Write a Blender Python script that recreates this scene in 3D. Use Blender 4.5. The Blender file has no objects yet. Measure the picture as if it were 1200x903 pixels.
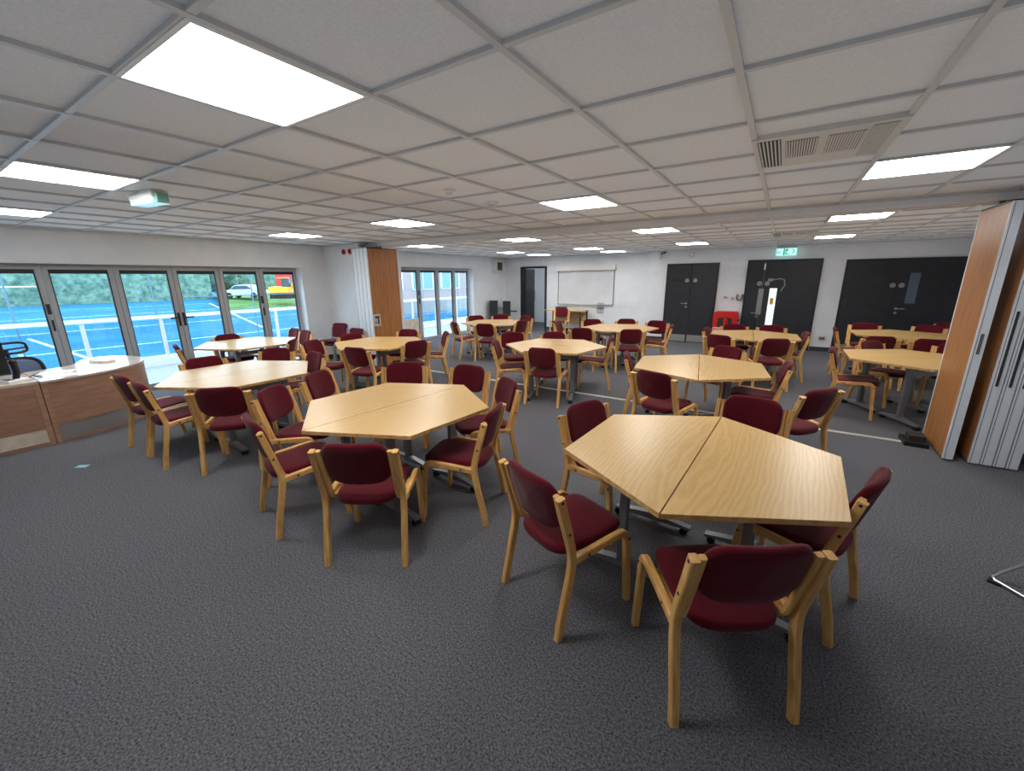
import bpy, bmesh, math, random
from mathutils import Vector, Matrix
random.seed(7)
C = bpy.context.scene.collection
S = bpy.context.scene
PI = math.pi

# ------------------------------------------------------------------ materials
def srgb(r, g, b):
    f = lambda c: (c/255/12.92) if c/255 <= .04045 else ((c/255+.055)/1.055)**2.4
    return (f(r), f(g), f(b), 1)

def mat(name, col, rough=.5, metal=0, spec=.5, coat=0, emit=None, es=0):
    m = bpy.data.materials.new(name); m.use_nodes = True
    b = m.node_tree.nodes['Principled BSDF']
    b.inputs['Base Color'].default_value = col
    b.inputs['Roughness'].default_value = rough
    b.inputs['Metallic'].default_value = metal
    b.inputs['Specular IOR Level'].default_value = spec
    b.inputs['Coat Weight'].default_value = coat
    if emit:
        b.inputs['Emission Color'].default_value = emit
        b.inputs['Emission Strength'].default_value = es
    return m

def noisy(m, ca, cb, scale=(1, 1, 1), nscale=20, detail=4, lo=.35, hi=.65, bump=0, bdist=.002, coord='Object'):
    """two-tone noise colour (stretched by scale) and optional bump on a principled material"""
    nt = m.node_tree; N = nt.nodes; L = nt.links; b = N['Principled BSDF']
    tc = N.new('ShaderNodeTexCoord'); mp = N.new('ShaderNodeMapping'); mp.inputs['Scale'].default_value = scale
    no = N.new('ShaderNodeTexNoise'); no.inputs['Scale'].default_value = nscale; no.inputs['Detail'].default_value = detail
    cr = N.new('ShaderNodeValToRGB')
    cr.color_ramp.elements[0].position = lo; cr.color_ramp.elements[0].color = ca
    cr.color_ramp.elements[1].position = hi; cr.color_ramp.elements[1].color = cb
    L.new(tc.outputs[coord], mp.inputs['Vector']); L.new(mp.outputs[0], no.inputs['Vector'])
    L.new(no.outputs['Fac'], cr.inputs[0]); L.new(cr.outputs[0], b.inputs['Base Color'])
    if bump:
        bp = N.new('ShaderNodeBump'); bp.inputs['Strength'].default_value = bump; bp.inputs['Distance'].default_value = bdist
        L.new(no.outputs['Fac'], bp.inputs['Height']); L.new(bp.outputs[0], b.inputs['Normal'])
    return m

MT = {}
MT['carpet'] = noisy(mat('carpet', srgb(60, 60, 63), .95, spec=.1), srgb(46, 47, 51), srgb(137, 138, 145), nscale=105, detail=5, lo=.34, hi=.68, bump=.5, bdist=.004)
MT['carpet'].node_tree.nodes['Noise Texture'].inputs['Roughness'].default_value = .72
MT['wall'] = noisy(mat('wall_paint', srgb(222, 222, 222), .8, spec=.2), srgb(223, 226, 230), srgb(229, 232, 235), nscale=3, detail=2)
MT['ceil'] = noisy(mat('ceiling_tile', srgb(230, 229, 227), .9, spec=.1), srgb(222, 225, 229), srgb(230, 233, 237), nscale=90, detail=3, bump=.03)
MT['tee'] = mat('ceiling_tee', srgb(196, 197, 198), .4, spec=.5)
MT['fabric'] = noisy(mat('burgundy_fabric', srgb(100, 20, 42), .92, spec=.15), srgb(82, 13, 26), srgb(104, 21, 36), nscale=220, detail=2, bump=.15, bdist=.001)
MT['fabric'].node_tree.nodes['Principled BSDF'].inputs['Sheen Weight'].default_value = .12
MT['beech'] = noisy(mat('bent_beech', srgb(205, 152, 92), .42), srgb(212, 157, 86), srgb(240, 192, 120), scale=(30, 5, 2.5), nscale=3, detail=4)
MT['top'] = mat('table_laminate', srgb(214, 178, 118), .3)
def grain(m, base, dark):
    nt = m.node_tree; N = nt.nodes; L = nt.links; b = N['Principled BSDF']
    tc = N.new('ShaderNodeTexCoord'); mp = N.new('ShaderNodeMapping'); mp.inputs['Scale'].default_value = (.55, 3.2, 1)
    w = N.new('ShaderNodeTexWave'); w.wave_type = 'RINGS'; w.rings_direction = 'SPHERICAL'
    w.inputs['Scale'].default_value = 5; w.inputs['Distortion'].default_value = 7; w.inputs['Detail'].default_value = 3; w.inputs['Detail Scale'].default_value = 1.3
    n2 = N.new('ShaderNodeTexNoise'); n2.inputs['Scale'].default_value = 30; n2.inputs['Detail'].default_value = 3
    mp2 = N.new('ShaderNodeMapping'); mp2.inputs['Scale'].default_value = (.35, 7, 1)
    mx = N.new('ShaderNodeMath'); mx.operation = 'MULTIPLY'
    cr = N.new('ShaderNodeValToRGB')
    cr.color_ramp.elements[0].position = .02; cr.color_ramp.elements[0].color = base
    cr.color_ramp.elements[1].position = .85; cr.color_ramp.elements[1].color = dark
    L.new(tc.outputs['Object'], mp.inputs[0]); L.new(mp.outputs[0], w.inputs[0])
    L.new(tc.outputs['Object'], mp2.inputs[0]); L.new(mp2.outputs[0], n2.inputs[0])
    L.new(w.outputs['Fac'], mx.inputs[0]); L.new(n2.outputs['Fac'], mx.inputs[1])
    L.new(mx.outputs[0], cr.inputs[0]); L.new(cr.outputs[0], b.inputs['Base Color'])
grain(MT['top'], srgb(226, 188, 122), srgb(208, 166, 100))
MT['edge'] = noisy(mat('table_edging', srgb(205, 165, 105), .45), srgb(190, 146, 88), srgb(216, 178, 120), nscale=25)
MT['steel'] = mat('silver_paint', srgb(150, 153, 158), .42, metal=.55)
MT['steel2'] = mat('table_column_paint', srgb(132, 136, 142), .45, metal=.45)
MT['chrome'] = mat('chrome', srgb(200, 202, 205), .15, metal=1)
MT['black'] = mat('black_plastic', srgb(18, 18, 20), .45)
MT['rubber'] = mat('black_rubber', srgb(10, 10, 11), .7)
MT['alu'] = mat('window_aluminium', srgb(168, 170, 174), .5)
MT['gasket'] = mat('dark_gasket', srgb(36, 40, 46), .6)
MT['door'] = noisy(mat('charcoal_door', srgb(34, 37, 44), .5), srgb(31, 34, 41), srgb(38, 41, 48), nscale=6)
MT['doorframe'] = mat('black_frame', srgb(22, 24, 28), .5)
MT['plate'] = mat('satin_steel', srgb(150, 150, 148), .4, metal=.25)
MT['white'] = mat('white_plastic', srgb(228, 228, 226), .5)
MT['offwhite'] = mat('offwhite_plastic', srgb(205, 203, 198), .55)
MT['grille'] = mat('grey_grille', srgb(98, 96, 91), .6)
MT['slot'] = mat('dark_slot', srgb(44, 43, 42), .8)
MT['laminate'] = noisy(mat('partition_laminate', srgb(172, 118, 72), .38), srgb(166, 108, 60), srgb(186, 130, 80), scale=(6, 6, .5), nscale=5, detail=5)
MT['profile'] = mat('partition_profile', srgb(222, 229, 236), .4)
MT['desk'] = noisy(mat('desk_beech', srgb(168, 122, 90), .45), srgb(156, 116, 94), srgb(174, 134, 110), scale=(1, 1, 10), nscale=4, detail=4)
MT['desktop'] = noisy(mat('desk_top_pale', srgb(205, 186, 170), .25, coat=.3), srgb(200, 181, 166), srgb(210, 192, 178), nscale=5)
MT['edgepost'] = noisy(mat('desk_post_beech', srgb(176, 136, 108), .45), srgb(168, 126, 98), srgb(184, 146, 118), scale=(1, 1, 8), nscale=4)
MT['kickpale'] = noisy(mat('pale_kick_board', srgb(225, 214, 196), .5), srgb(214, 202, 182), srgb(232, 222, 205), nscale=9)
MT['red'] = mat('red_plastic', srgb(205, 28, 22), .4)
MT['redfab'] = MT['red']
MT['skirt'] = mat('dark_skirting', srgb(52, 55, 60), .5)
MT['strip'] = mat('floor_strip', srgb(206, 204, 198), .45, metal=.1)
MT['screen'] = noisy(mat('whiteboard', srgb(214, 216, 220), .35), srgb(208, 210, 214), srgb(220, 222, 226), nscale=2)
MT['mesh'] = mat('mesh_back', srgb(96, 112, 140), .8)
MT['card'] = mat('pale_blue_card', srgb(150, 222, 236), .6)
MT['green'] = mat('exit_green', srgb(0, 140, 110), .5, emit=srgb(0, 150, 115), es=.5)
MT['exitlit'] = mat('exit_lit_face', srgb(190, 250, 240), .5, emit=srgb(175, 250, 240), es=.75)
MT['cyanlit'] = mat('emergency_lens', srgb(190, 235, 245), .3, emit=srgb(170, 230, 245), es=.5)
MT['panel'] = mat('led_panel', (1, 1, 1, 1), .5, emit=srgb(254, 251, 247), es=17)
MT['deck'] = noisy(mat('balcony_deck', srgb(206, 204, 200), .7), srgb(134, 136, 138), srgb(152, 154, 156), scale=(1, 8, 1), nscale=6)
MT['pitch'] = noisy(mat('blue_turf', srgb(40, 150, 232), .9, spec=.1), srgb(26, 98, 136), srgb(40, 114, 150), nscale=.35, detail=5)
MT['line'] = mat('white_line', srgb(235, 240, 245), .8)
MT['grass'] = noisy(mat('green_grass', srgb(130, 180, 90), .9, spec=.1), srgb(74, 108, 60), srgb(96, 128, 78), nscale=.6)
MT['hedge'] = noisy(mat('hedge_leaves', srgb(98, 140, 108), .9, spec=.1), srgb(66, 104, 88), srgb(134, 166, 150), nscale=1.4, detail=6, lo=.3, hi=.7, bump=1, bdist=.3)
MT['tree'] = noisy(mat('tree_leaves', srgb(120, 150, 130), .9, spec=.1), srgb(88, 116, 112), srgb(160, 182, 178), nscale=1.8, detail=6, lo=.3, hi=.7, bump=1, bdist=.3)
MT['bark'] = mat('bark', srgb(90, 78, 66), .9)
MT['car'] = mat('silver_car', srgb(180, 188, 198), .3, metal=.4)
MT['carglass'] = mat('car_glass', srgb(50, 62, 76), .1)
MT['yellow'] = mat('digger_yellow', srgb(240, 178, 40), .5)
MT['redcab'] = mat('red_container', srgb(205, 50, 60), .6)
MT['visionglass'] = mat('grey_vision_glass', srgb(92, 106, 122), .15)
MT['aqua'] = mat('aqua_pane', srgb(96, 140, 146), .2)
MT['lit'] = mat('lit_glazing', srgb(205, 215, 216), .5, emit=srgb(214, 226, 226), es=.75)
MT['endcap'] = mat('green_end_cap', srgb(120, 170, 150), .5)
MT['wire'] = mat('white_wire', srgb(92, 122, 142), .5)

def brick(name, a, b, mortar):
    m = mat(name, a, .9, spec=.1); nt = m.node_tree; N = nt.nodes; L = nt.links
    tc = N.new('ShaderNodeTexCoord'); mp = N.new('ShaderNodeMapping'); mp.inputs['Rotation'].default_value = (PI/2, 0, PI/2)
    br = N.new('ShaderNodeTexBrick'); br.inputs['Color1'].default_value = a; br.inputs['Color2'].default_value = b; br.inputs['Mortar'].default_value = mortar
    br.inputs['Scale'].default_value = 2.2
    L.new(tc.outputs['Object'], mp.inputs[0]); L.new(mp.outputs[0], br.inputs[0]); L.new(br.outputs[0], N['Principled BSDF'].inputs['Base Color'])
    return m
MT['brick'] = brick('pink_brick', srgb(150, 126, 124), srgb(134, 110, 108), srgb(158, 146, 144))

def glassmat(name, tint, refl=.9):
    m = bpy.data.materials.new(name); m.use_nodes = True; nt = m.node_tree; N = nt.nodes; L = nt.links
    N.clear()
    o = N.new('ShaderNodeOutputMaterial'); t = N.new('ShaderNodeBsdfTransparent'); g = N.new('ShaderNodeBsdfGlossy'); mx = N.new('ShaderNodeMixShader'); f = N.new('ShaderNodeLayerWeight'); pw = N.new('ShaderNodeMath'); pw.operation = 'POWER'; pw.inputs[1].default_value = 5; ml = N.new('ShaderNodeMath'); ml.operation = 'MULTIPLY_ADD'; ml.inputs[1].default_value = .7; ml.inputs[2].default_value = .03
    t.inputs[0].default_value = tint; g.inputs['Roughness'].default_value = .01; f.inputs['Blend'].default_value = .5
    L.new(f.outputs['Facing'], pw.inputs[0]); L.new(pw.outputs[0], ml.inputs[0]); L.new(ml.outputs[0], mx.inputs[0]); L.new(t.outputs[0], mx.inputs[1]); L.new(g.outputs[0], mx.inputs[2]); L.new(mx.outputs[0], o.inputs[0])
    return m
MT['glass'] = glassmat('window_glass', (.93, .97, .98, 1))
MT['glass2'] = glassmat('balustrade_glass', (.84, .92, .95, 1))

# ------------------------------------------------------------------ mesh builder
class MB:
    def __init__(s): s.v = []; s.f = []; s.m = []; s.sm = []
    def add(s, vs, fs, mi=0, smooth=False, M=None):
        o = len(s.v)
        for p in vs:
            p = Vector(p)
            s.v.append(M @ p if M else p)
        for f in fs:
            s.f.append([i+o for i in f]); s.m.append(mi); s.sm.append(smooth)
        return s
    def box(s, x0, x1, y0, y1, z0, z1, mi=0, M=None):
        vs = [(x, y, z) for z in (z0, z1) for y in (y0, y1) for x in (x0, x1)]
        return s.add(vs, [(0, 2, 3, 1), (4, 5, 7, 6), (0, 1, 5, 4), (2, 6, 7, 3), (0, 4, 6, 2), (1, 3, 7, 5)], mi, M=M)
    def prism(s, poly, z0, z1, mi=0, mtop=None, bev=0, M=None):
        n = len(poly); a = sum((poly[i][0]*poly[(i+1) % n][1]-poly[(i+1) % n][0]*poly[i][1]) for i in range(n))
        if a < 0: poly = poly[::-1]
        if mtop is None: mtop = mi
        vs = [(x, y, z0) for x, y in poly]+[(x, y, z1-bev) for x, y in poly]
        fs = [(i, (i+1) % n, n+(i+1) % n, n+i) for i in range(n)]
        s.add(vs, [tuple(range(n))[::-1]]+fs, mi, M=M)
        if bev:
            cx = sum(p[0] for p in poly)/n; cy = sum(p[1] for p in poly)/n
            ins = []
            for x, y in poly:
                d = math.hypot(x-cx, y-cy); k = 1-bev/max(d, 1e-6); ins.append((cx+(x-cx)*k, cy+(y-cy)*k))
            vs = [(x, y, z1-bev) for x, y in poly]+[(x, y, z1) for x, y in ins]
            s.add(vs, fs, mi, M=M)
            s.add([(x, y, z1) for x, y in ins], [tuple(range(n))], mtop, M=M)
        else:
            s.add([(x, y, z1) for x, y in poly], [tuple(range(n))], mtop, M=M)
        return s
    def cyl(s, p0, p1, r, r1=None, n=12, mi=0, M=None):
        p0 = Vector(p0); p1 = Vector(p1); r1 = r if r1 is None else r1
        d = (p1-p0).normalized(); a = d.orthogonal().normalized(); b = d.cross(a)
        vs = [p0+(a*math.cos(t)+b*math.sin(t))*r for t in [2*PI*i/n for i in range(n)]]+[p1+(a*math.cos(t)+b*math.sin(t))*r1 for t in [2*PI*i/n for i in range(n)]]
        s.add(vs, [(i, (i+1) % n, n+(i+1) % n, n+i) for i in range(n)], mi, True, M)
        s.add(vs, [tuple(range(n))[::-1], tuple(range(n, 2*n))], mi, False, M)
        return s
    def tube(s, pts, r, n=8, mi=0, M=None, closed=False):
        pts = [Vector(p) for p in pts]; rings = []
        N = len(pts); a = None
        for i, p in enumerate(pts):
            q0 = pts[(i-1) % N] if (closed or i) else p; q1 = pts[(i+1) % N] if (closed or i < N-1) else p
            d = (q1-q0).normalized()
            a = d.orthogonal().normalized() if a is None else (a-d*a.dot(d)).normalized()
            b = d.cross(a)
            rings.append([p+(a*math.cos(2*PI*k/n)+b*math.sin(2*PI*k/n))*r for k in range(n)])
        vs = [v for R in rings for v in R]; fs = []
        for i in range(N if closed else N-1):
            j = (i+1) % N
            for k in range(n): fs.append((i*n+k, i*n+(k+1) % n, j*n+(k+1) % n, j*n+k))
        s.add(vs, fs, mi, True, M)
        if not closed: s.add(vs, [tuple(range(n))[::-1], tuple(range((N-1)*n, N*n))], mi, False, M)
        return s
    def sphere(s, c, r, n=12, m=8, sc=(1, 1, 1), mi=0, M=None, half=False):
        c = Vector(c); vs = []; fs = []
        for i in range(m+1):
            t = PI*i/m*(.5 if half else 1)
            for k in range(n): vs.append(c+Vector((math.sin(t)*math.cos(2*PI*k/n)*sc[0], math.sin(t)*math.sin(2*PI*k/n)*sc[1], math.cos(t)*sc[2]))*r)
        for i in range(m):
            for k in range(n): fs.append((i*n+k, (i+1)*n+k, (i+1)*n+(k+1) % n, i*n+(k+1) % n))
        return s.add(vs, fs, mi, True, M)
    def build(s, name, mats, parent=None, loc=None, rz=0):
        me = bpy.data.meshes.new(name); me.from_pydata([tuple(v) for v in s.v], [], s.f)
        for k in (mats if isinstance(mats, (list, tuple)) else [mats]): me.materials.append(MT[k])
        me.polygons.foreach_set('material_index', s.m); me.polygons.foreach_set('use_smooth', s.sm)
        me.update()
        o = bpy.data.objects.new(name, me); C.objects.link(o); o.parent = parent
        if loc is not None: o.location = loc
        o.rotation_euler = (0, 0, rz)
        return o

def tag(o, label=None, cat=None, group=None, kind=None):
    if label: o['label'] = label
    if cat: o['category'] = cat
    if group: o['group'] = group
    if kind: o['kind'] = kind
    return o
def thing(name, label, cat, loc=(0, 0, 0), rz=0, group=None):
    o = bpy.data.objects.new(name, None); C.objects.link(o); o.empty_display_size = .1
    o.location = loc; o.rotation_euler = (0, 0, rz)
    return tag(o, label, cat, group)
def dup(root, loc, rz, label, group=None):
    r = root.copy(); C.objects.link(r); r.location = loc; r.rotation_euler = (0, 0, rz); r['label'] = label
    if group: r['group'] = group
    for ch in list(root.children):
        c = ch.copy(); C.objects.link(c); c.parent = r
        for g in list(ch.children):
            d = g.copy(); C.objects.link(d); d.parent = c
    return r
def struct(name, mb, mats, parent=None, **k):
    o = mb.build(name, mats, parent, **k)
    if parent is None: o['kind'] = 'structure'
    return o

# ------------------------------------------------------------------ room constants (metres; camera stands at the origin, 1.7 m up)
CZ = 2.39; XL, XR = -8.3, 3.4; YF, YB, YD = -3.0, 12.5, 11.85
TY0, TY1 = 5.48, 5.72     # ceiling soffit of the folding partition

# floor, walls, ceiling
struct('floor', MB().box(-8.6, XR+.2, YF-.2, 15.6, -.06, 0), 'carpet')
w = MB()
for y0, y1, z0 in ((YF, -.83, 0), (-.83, 4.95, 1.955), (4.95, 7.63, 0), (7.63, 10.62, 2.03), (10.62, 12.7, 0)):
    w.box(-8.58, XL, y0, y1, z0, 2.6)
struct('wall_left', w, 'wall')
struct('wall_right', MB().box(XR, XR+.2, YF, YD, 0, 2.6), 'wall')
struct('wall_front', MB().box(-8.58, XR+.2, YF-.2, YF, 0, 2.6), 'wall')
w = MB().box(-8.3, -7.62, YB, YB+.15, 0, 2.6).box(-6.70, -3.1, YB, YB+.15, 0, 2.6).box(-7.62, -6.70, YB, YB+.15, 2.09, 2.6)
struct('wall_back', w, 'wall')
struct('wall_rear', MB().box(-3.1, XR, YD, YD+.3, 0, 2.6).box(-3.1, -2.95, YD+.3, YB+.15, 0, 2.6), 'wall')
struct('wall_partition', MB().box(XL, -7.03, TY0, TY1, 0, 2.32).box(2.02, XR, TY0, TY1, 0, 2.32), 'wall')
struct('wall_corridor', MB().box(-8.9, -6.0, 14.6, 14.7, 0, 2.5).box(-6.45, -6.35, YB+.15, 14.6, 0, 2.5).box(-8.9, -8.8, YB+.15, 14.6, 0, 2.5).box(-8.9, -6.0, YB+.15, 14.7, 2.5, 2.6), 'wall')
struct('ceiling', MB().box(-8.58, XR+.2, YF-.2, 12.7, CZ+.012, CZ+.1), 'ceil')
struct('trim_partition_soffit', MB().box(XL, XR, TY0, TY1, 2.32, CZ+.05).box(-7.0, 2.0, 5.585, 5.615, 2.312, 2.322), 'wall')
g = MB()
for i in range(-13, 8):
    x = -.823+.6*i+.003*i
    if XL < x < XR:
        for y0, y1 in ((YF, TY0), (TY1, YB)): g.box(x-.013, x+.013, y0, y1, CZ-.004, CZ+.014)
ys = [1.228+.596*j for j in range(-8, 8)]+[6.43+.6*k for k in range(-1, 10)]
for y in ys:
    if YF < y < YB and not TY0-.05 < y < TY1+.05: g.box(XL, XR, y-.012, y+.012, CZ-.002, CZ+.014)
g.box(XL, XL+.03, YF, YB, CZ-.006, CZ+.014).box(XL, XR, TY0-.025, TY0, CZ-.006, CZ+.014).box(XL, XR, TY1, TY1+.025, CZ-.006, CZ+.014).box(-3.1, XR, YD-.03, YD, CZ-.006, CZ+.014).box(XL, -3.1, YB-.03, YB, CZ-.006, CZ+.014)
struct('trim_ceiling_grid', g, 'tee')
struct('trim_floor_strip', MB().box(-6.9, 1.46, 5.575, 5.635, 0, .006), 'strip')
struct('baseboard_rear', MB().box(-3.1, -2.66, YD-.015, YD, 0, .1).box(-1.40, -.78, YD-.015, YD, 0, .1).box(.72, 1.1, YD-.015, YD, 0, .1).box(3.12, XR, YD-.015, YD, 0, .1), 'skirt')
struct('baseboard_back', MB().box(XL, -7.68, YB-.015, YB, 0, .1).box(-6.64, -3.1, YB-.015, YB, 0, .1), 'skirt')
struct('baseboard_left', MB().box(XL, XL+.015, 4.97, TY0, 0, .1).box(XL, XL+.015, TY1, 7.6, 0, .1).box(XL, XL+.015, 10.64, YB, 0, .1), 'skirt')
struct('baseboard_partition', MB().box(XL, -7.03, TY0-.015, TY0, 0, .1).box(2.02, XR, TY0-.015, TY0, 0, .1), 'skirt')

# glazed folding doors along the left wall
def pane_unit(idx, y0, y1, top, handle=None, spandrel=0, x=-8.5):
    jw = .062
    f = MB().box(x-.03, x+.03, y0+.004, y0+jw, 0, top).box(x-.03, x+.03, y1-jw, y1-.004, 0, top).box(x-.03, x+.03, y0+jw, y1-jw, top-.07, top).box(x-.03, x+.03, y0+jw, y1-jw, 0, .09)
    o = struct('window_%d' % idx, f, 'alu')
    g_ = .014
    MB().box(x-.02, x+.02, y0+jw, y0+jw+g_, .09, top-.07).box(x-.02, x+.02, y1-jw-g_, y1-jw, .09, top-.07).box(x-.022, x+.022, y0+jw+g_, y1-jw-g_, top-.125, top-.07).build('gasket', 'gasket', o)
    zb = .09
    if spandrel:
        MB().box(x-.015, x+.015, y0+jw+g_, y1-jw-g_, .09, spandrel).build('spandrel', 'kickpale', o); zb = spandrel
    MB().box(x-.004, x+.004, y0+jw+g_, y1-jw-g_, zb, top-.125).build('pane', 'glass', o)
    if handle == 'R' or handle == 'L':
        yy = y1-.035 if handle == 'R' else y0+.035
        sg = -1 if handle == 'R' else 1
        h = MB().box(x+.03, x+.04, yy-.017, yy+.017, .98, 1.2).cyl((x+.04, yy, 1.12), (x+.085, yy, 1.12), .011).box(x+.075, x+.09, min(yy, yy+sg*.13), max(yy, yy+sg*.13), 1.108, 1.132).cyl((x+.04, yy, 1.02), (x+.048, yy, 1.02), .014)
        h.build('handle', 'black', o)
    if handle == 'H':
        MB().box(x+.03, x+.045, y1-.05, y1-.012, 1.28, 1.42).box(x+.03, x+.05, y1-.04, y1-.018, 1.05, 1.2).build('hinge', 'gasket', o)
    return o
fy = [-.82, -.09, .645, 1.375, 2.11, 2.83, 3.515, 4.21, 4.935]
for i in range(8): pane_unit(i+1, fy[i], fy[i+1], 1.95, {4: 'R', 5: 'L', 3: None, 2: 'H', 6: 'H'}.get(i))
by = [7.66, 8.40, 9.14, 9.87, 10.6]
for i in range(4): pane_unit(i+9, by[i], by[i+1], 2.02, 'H' if i == 0 else None, spandrel=.66 if i == 0 else 0)
struct('trim_window_head', MB().box(-8.58, -8.42, -.83, 4.945, 1.95, 1.957).box(-8.58, -8.42, 7.64, 10.61, 2.02, 2.032), 'alu')

# ------------------------------------------------------------------ doors
def leaf(parent, x0, x1, y, top, kick=True, frame_m='door'):
    o = MB().box(x0, x1, y-.045, y-.005, .006, top).build('door_leaf', frame_m, parent)
    if kick: MB().box(x0+.02, x1-.02, y-.049, y-.044, .02, .2).build('kick_plate', 'plate', o)
    return o
def lever(parent, x, y, z, sg, m='plate'):
    MB().cyl((x, y-.045, z), (x, y-.054, z), .026, n=16).cyl((x, y-.05, z), (x, y-.095, z), .01).box(min(x, x+sg*.13), max(x, x+sg*.13), y-.1, y-.085, z-.009, z+.009).cyl((x, y-.045, z-.09), (x, y-.054, z-.09), .026, n=16).build('handle', m, parent)
def disc(parent, x, y, z, r=.05, m='plate', name='door_sign'):
    MB().cyl((x, y-.045, z), (x, y-.05, z), r, n=20).build(name, m, parent)
def doorframe(name, x0, x1, top, y=YD):
    f = MB().box(x0-.05, x0, y-.05, y, 0, top+.05).box(x1, x1+.05, y-.05, y, 0, top+.05).box(x0, x1, y-.05, y, top, top+.05)
    return struct(name, f, 'doorframe')
# door_1: pair of charcoal doors
d = doorframe('door_1', -2.6, -1.44, 2.0)
a = leaf(d, -2.6, -2.022, YD, 2.0); b = leaf(d, -2.018, -1.44, YD, 2.0)
disc(a, -2.12, YD, 1.62); disc(b, -1.92, YD, 1.62)
MB().box(-2.52, -2.2, YD-.05, YD-.044, 1.6, 1.65).build('door_plate', 'black', a)
lever(a, -2.09, YD, 1.03, -1)
# door_2: leaf and a half with vision panels
d = doorframe('door_2', -.72, .66, 2.04)
a = leaf(d, -.72, -.402, YD, 2.04, False); b = leaf(d, -.398, .66, YD, 2.04, False)
disc(a, -.47, YD, 1.54, .055); disc(b, -.31, YD, 1.54, .055)
MB().box(-.47, -.36, YD-.05, YD-.044, .8, 1.42).build('vision_panel', 'plate', a)
MB().box(-.42, -.385, YD-.056, YD-.044, 1.86, 2.0).build('door_plate', 'white', a)
MB().box(-.24, -.09, YD-.05, YD-.043, .42, 1.43).build('vision_panel', 'lit', b)
MB().box(-.205, -.135, YD-.052, YD-.049, 1.05, 1.2).build('notice', mat and 'yellow', b)
MB().tube([(-.26, YD-.07, 1.62), (-.05, YD-.07, 1.65), (.03, YD-.08, 1.62), (.05, YD-.08, 1.5), (-.02, YD-.07, 1.36)], .012).box(-.3, -.2, YD-.08, YD-.044, 1.59, 1.66).build('door_closer', 'plate', b)
lever(a, -.44, YD, .84, -1)
# door_3: wide pair
d = doorframe('door_3', 1.17, 3.05, 2.0)
a = leaf(d, 1.17, 2.028, YD, 2.0); b = leaf(d, 2.032, 3.05, YD, 2.0)
disc(a, 1.96, YD, 1.5); disc(b, 2.1, YD, 1.5)
MB().box(2.2, 2.36, YD-.05, YD-.043, 1.13, 1.75).build('vision_panel', 'visionglass', b)
lever(b, 2.09, YD, 1.02, 1)
# door_4: open doorway in the back wall, leaf swung into the corridor
f = MB().box(-7.67, -7.6, YB-.03, YB+.17, 0, 2.1).box(-6.72, -6.65, YB-.03, YB+.17, 0, 2.1).box(-7.6, -6.72, YB-.03, YB+.17, 2.04, 2.1)
d = struct('door_4', f, 'doorframe')
M = Matrix.Translation((-7.58, YB+.16, 0)) @ Matrix.Rotation(math.radians(98), 4, 'Z')
o = MB().box(0, .86, 0, .045, .01, 2.03, M=M).build('door_leaf', 'door', d)
MB().box(.66, .73, -.006, .052, .8, 1.5, M=M).build('vision_panel', 'glass2', o)
MB().tube([(.78, -.05, .9), (.78, -.05, 1.3)], .012, M=M).build('handle', 'plate', o)
t = tag(MB().box(-6.5, -6.45, 12.8, 13.8, .98, 1.04).build('wall_rail', 'plate'), 'steel rail on the corridor wall seen through the open doorway', 'rail')

# ------------------------------------------------------------------ lights
def ceiling_light(x, y, label):
    t = thing('ceiling_light', label, 'ceiling light', (x, y, CZ), 0, 'square ceiling light panels')
    MB().box(-.3, .3, -.3, -.283, -.004, .012).box(-.3, .3, .283, .3, -.004, .012).box(-.3, -.283, -.283, .283, -.004, .012).box(.283, .3, -.283, .283, -.004, .012).build('frame', 'white', t)
    MB().box(-.283, .283, -.283, .283, 0, .01).build('diffuser', 'panel', t)
    return t
lights = [(-1.74, .93, 'largest-looking square light panel, near the top left of the ceiling'),
 (-4.15, .93, 'square light panel beside the box-shaped emergency light'),
 (-6.57, .93, 'square light panel nearest the reception desk'),
 (-6.57, 3.9, 'square light panel above the table nearest the tall windows'),
 (-4.15, 3.9, 'square light panel above the table before the left folding partition'),
 (-1.74, 3.9, 'square light panel right of centre, between smoke detector and partition soffit'),
 (.68, 3.9, 'square light panel directly beyond the large ceiling grille'),
 (-6.52, 6.73, 'square light panel just beyond the left folding partition'),
 (-4.13, 6.73, 'square light panel just beyond the soffit, third from the right'),
 (-1.72, 6.73, 'square light panel just beyond the soffit, second from the right'),
 (.67, 6.73, 'square light panel just beyond the soffit, nearest the right folding partition'),
 (-6.3, 9.73, 'square light panel in front of the far glazed doors'),
 (-4.05, 9.73, 'square light panel in the far room above the table before the whiteboard'),
 (-1.72, 9.73, 'square light panel in front of the narrower pair of charcoal doors'),
 (.67, 9.73, 'square light panel in front of the green exit sign'),
 (-6.25, 11.2, 'square light panel nearest the open doorway'),
 (-3.95, 11.2, 'square light panel nearest the whiteboard')]
for x, y, l in lights: ceiling_light(x, y, l)

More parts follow.
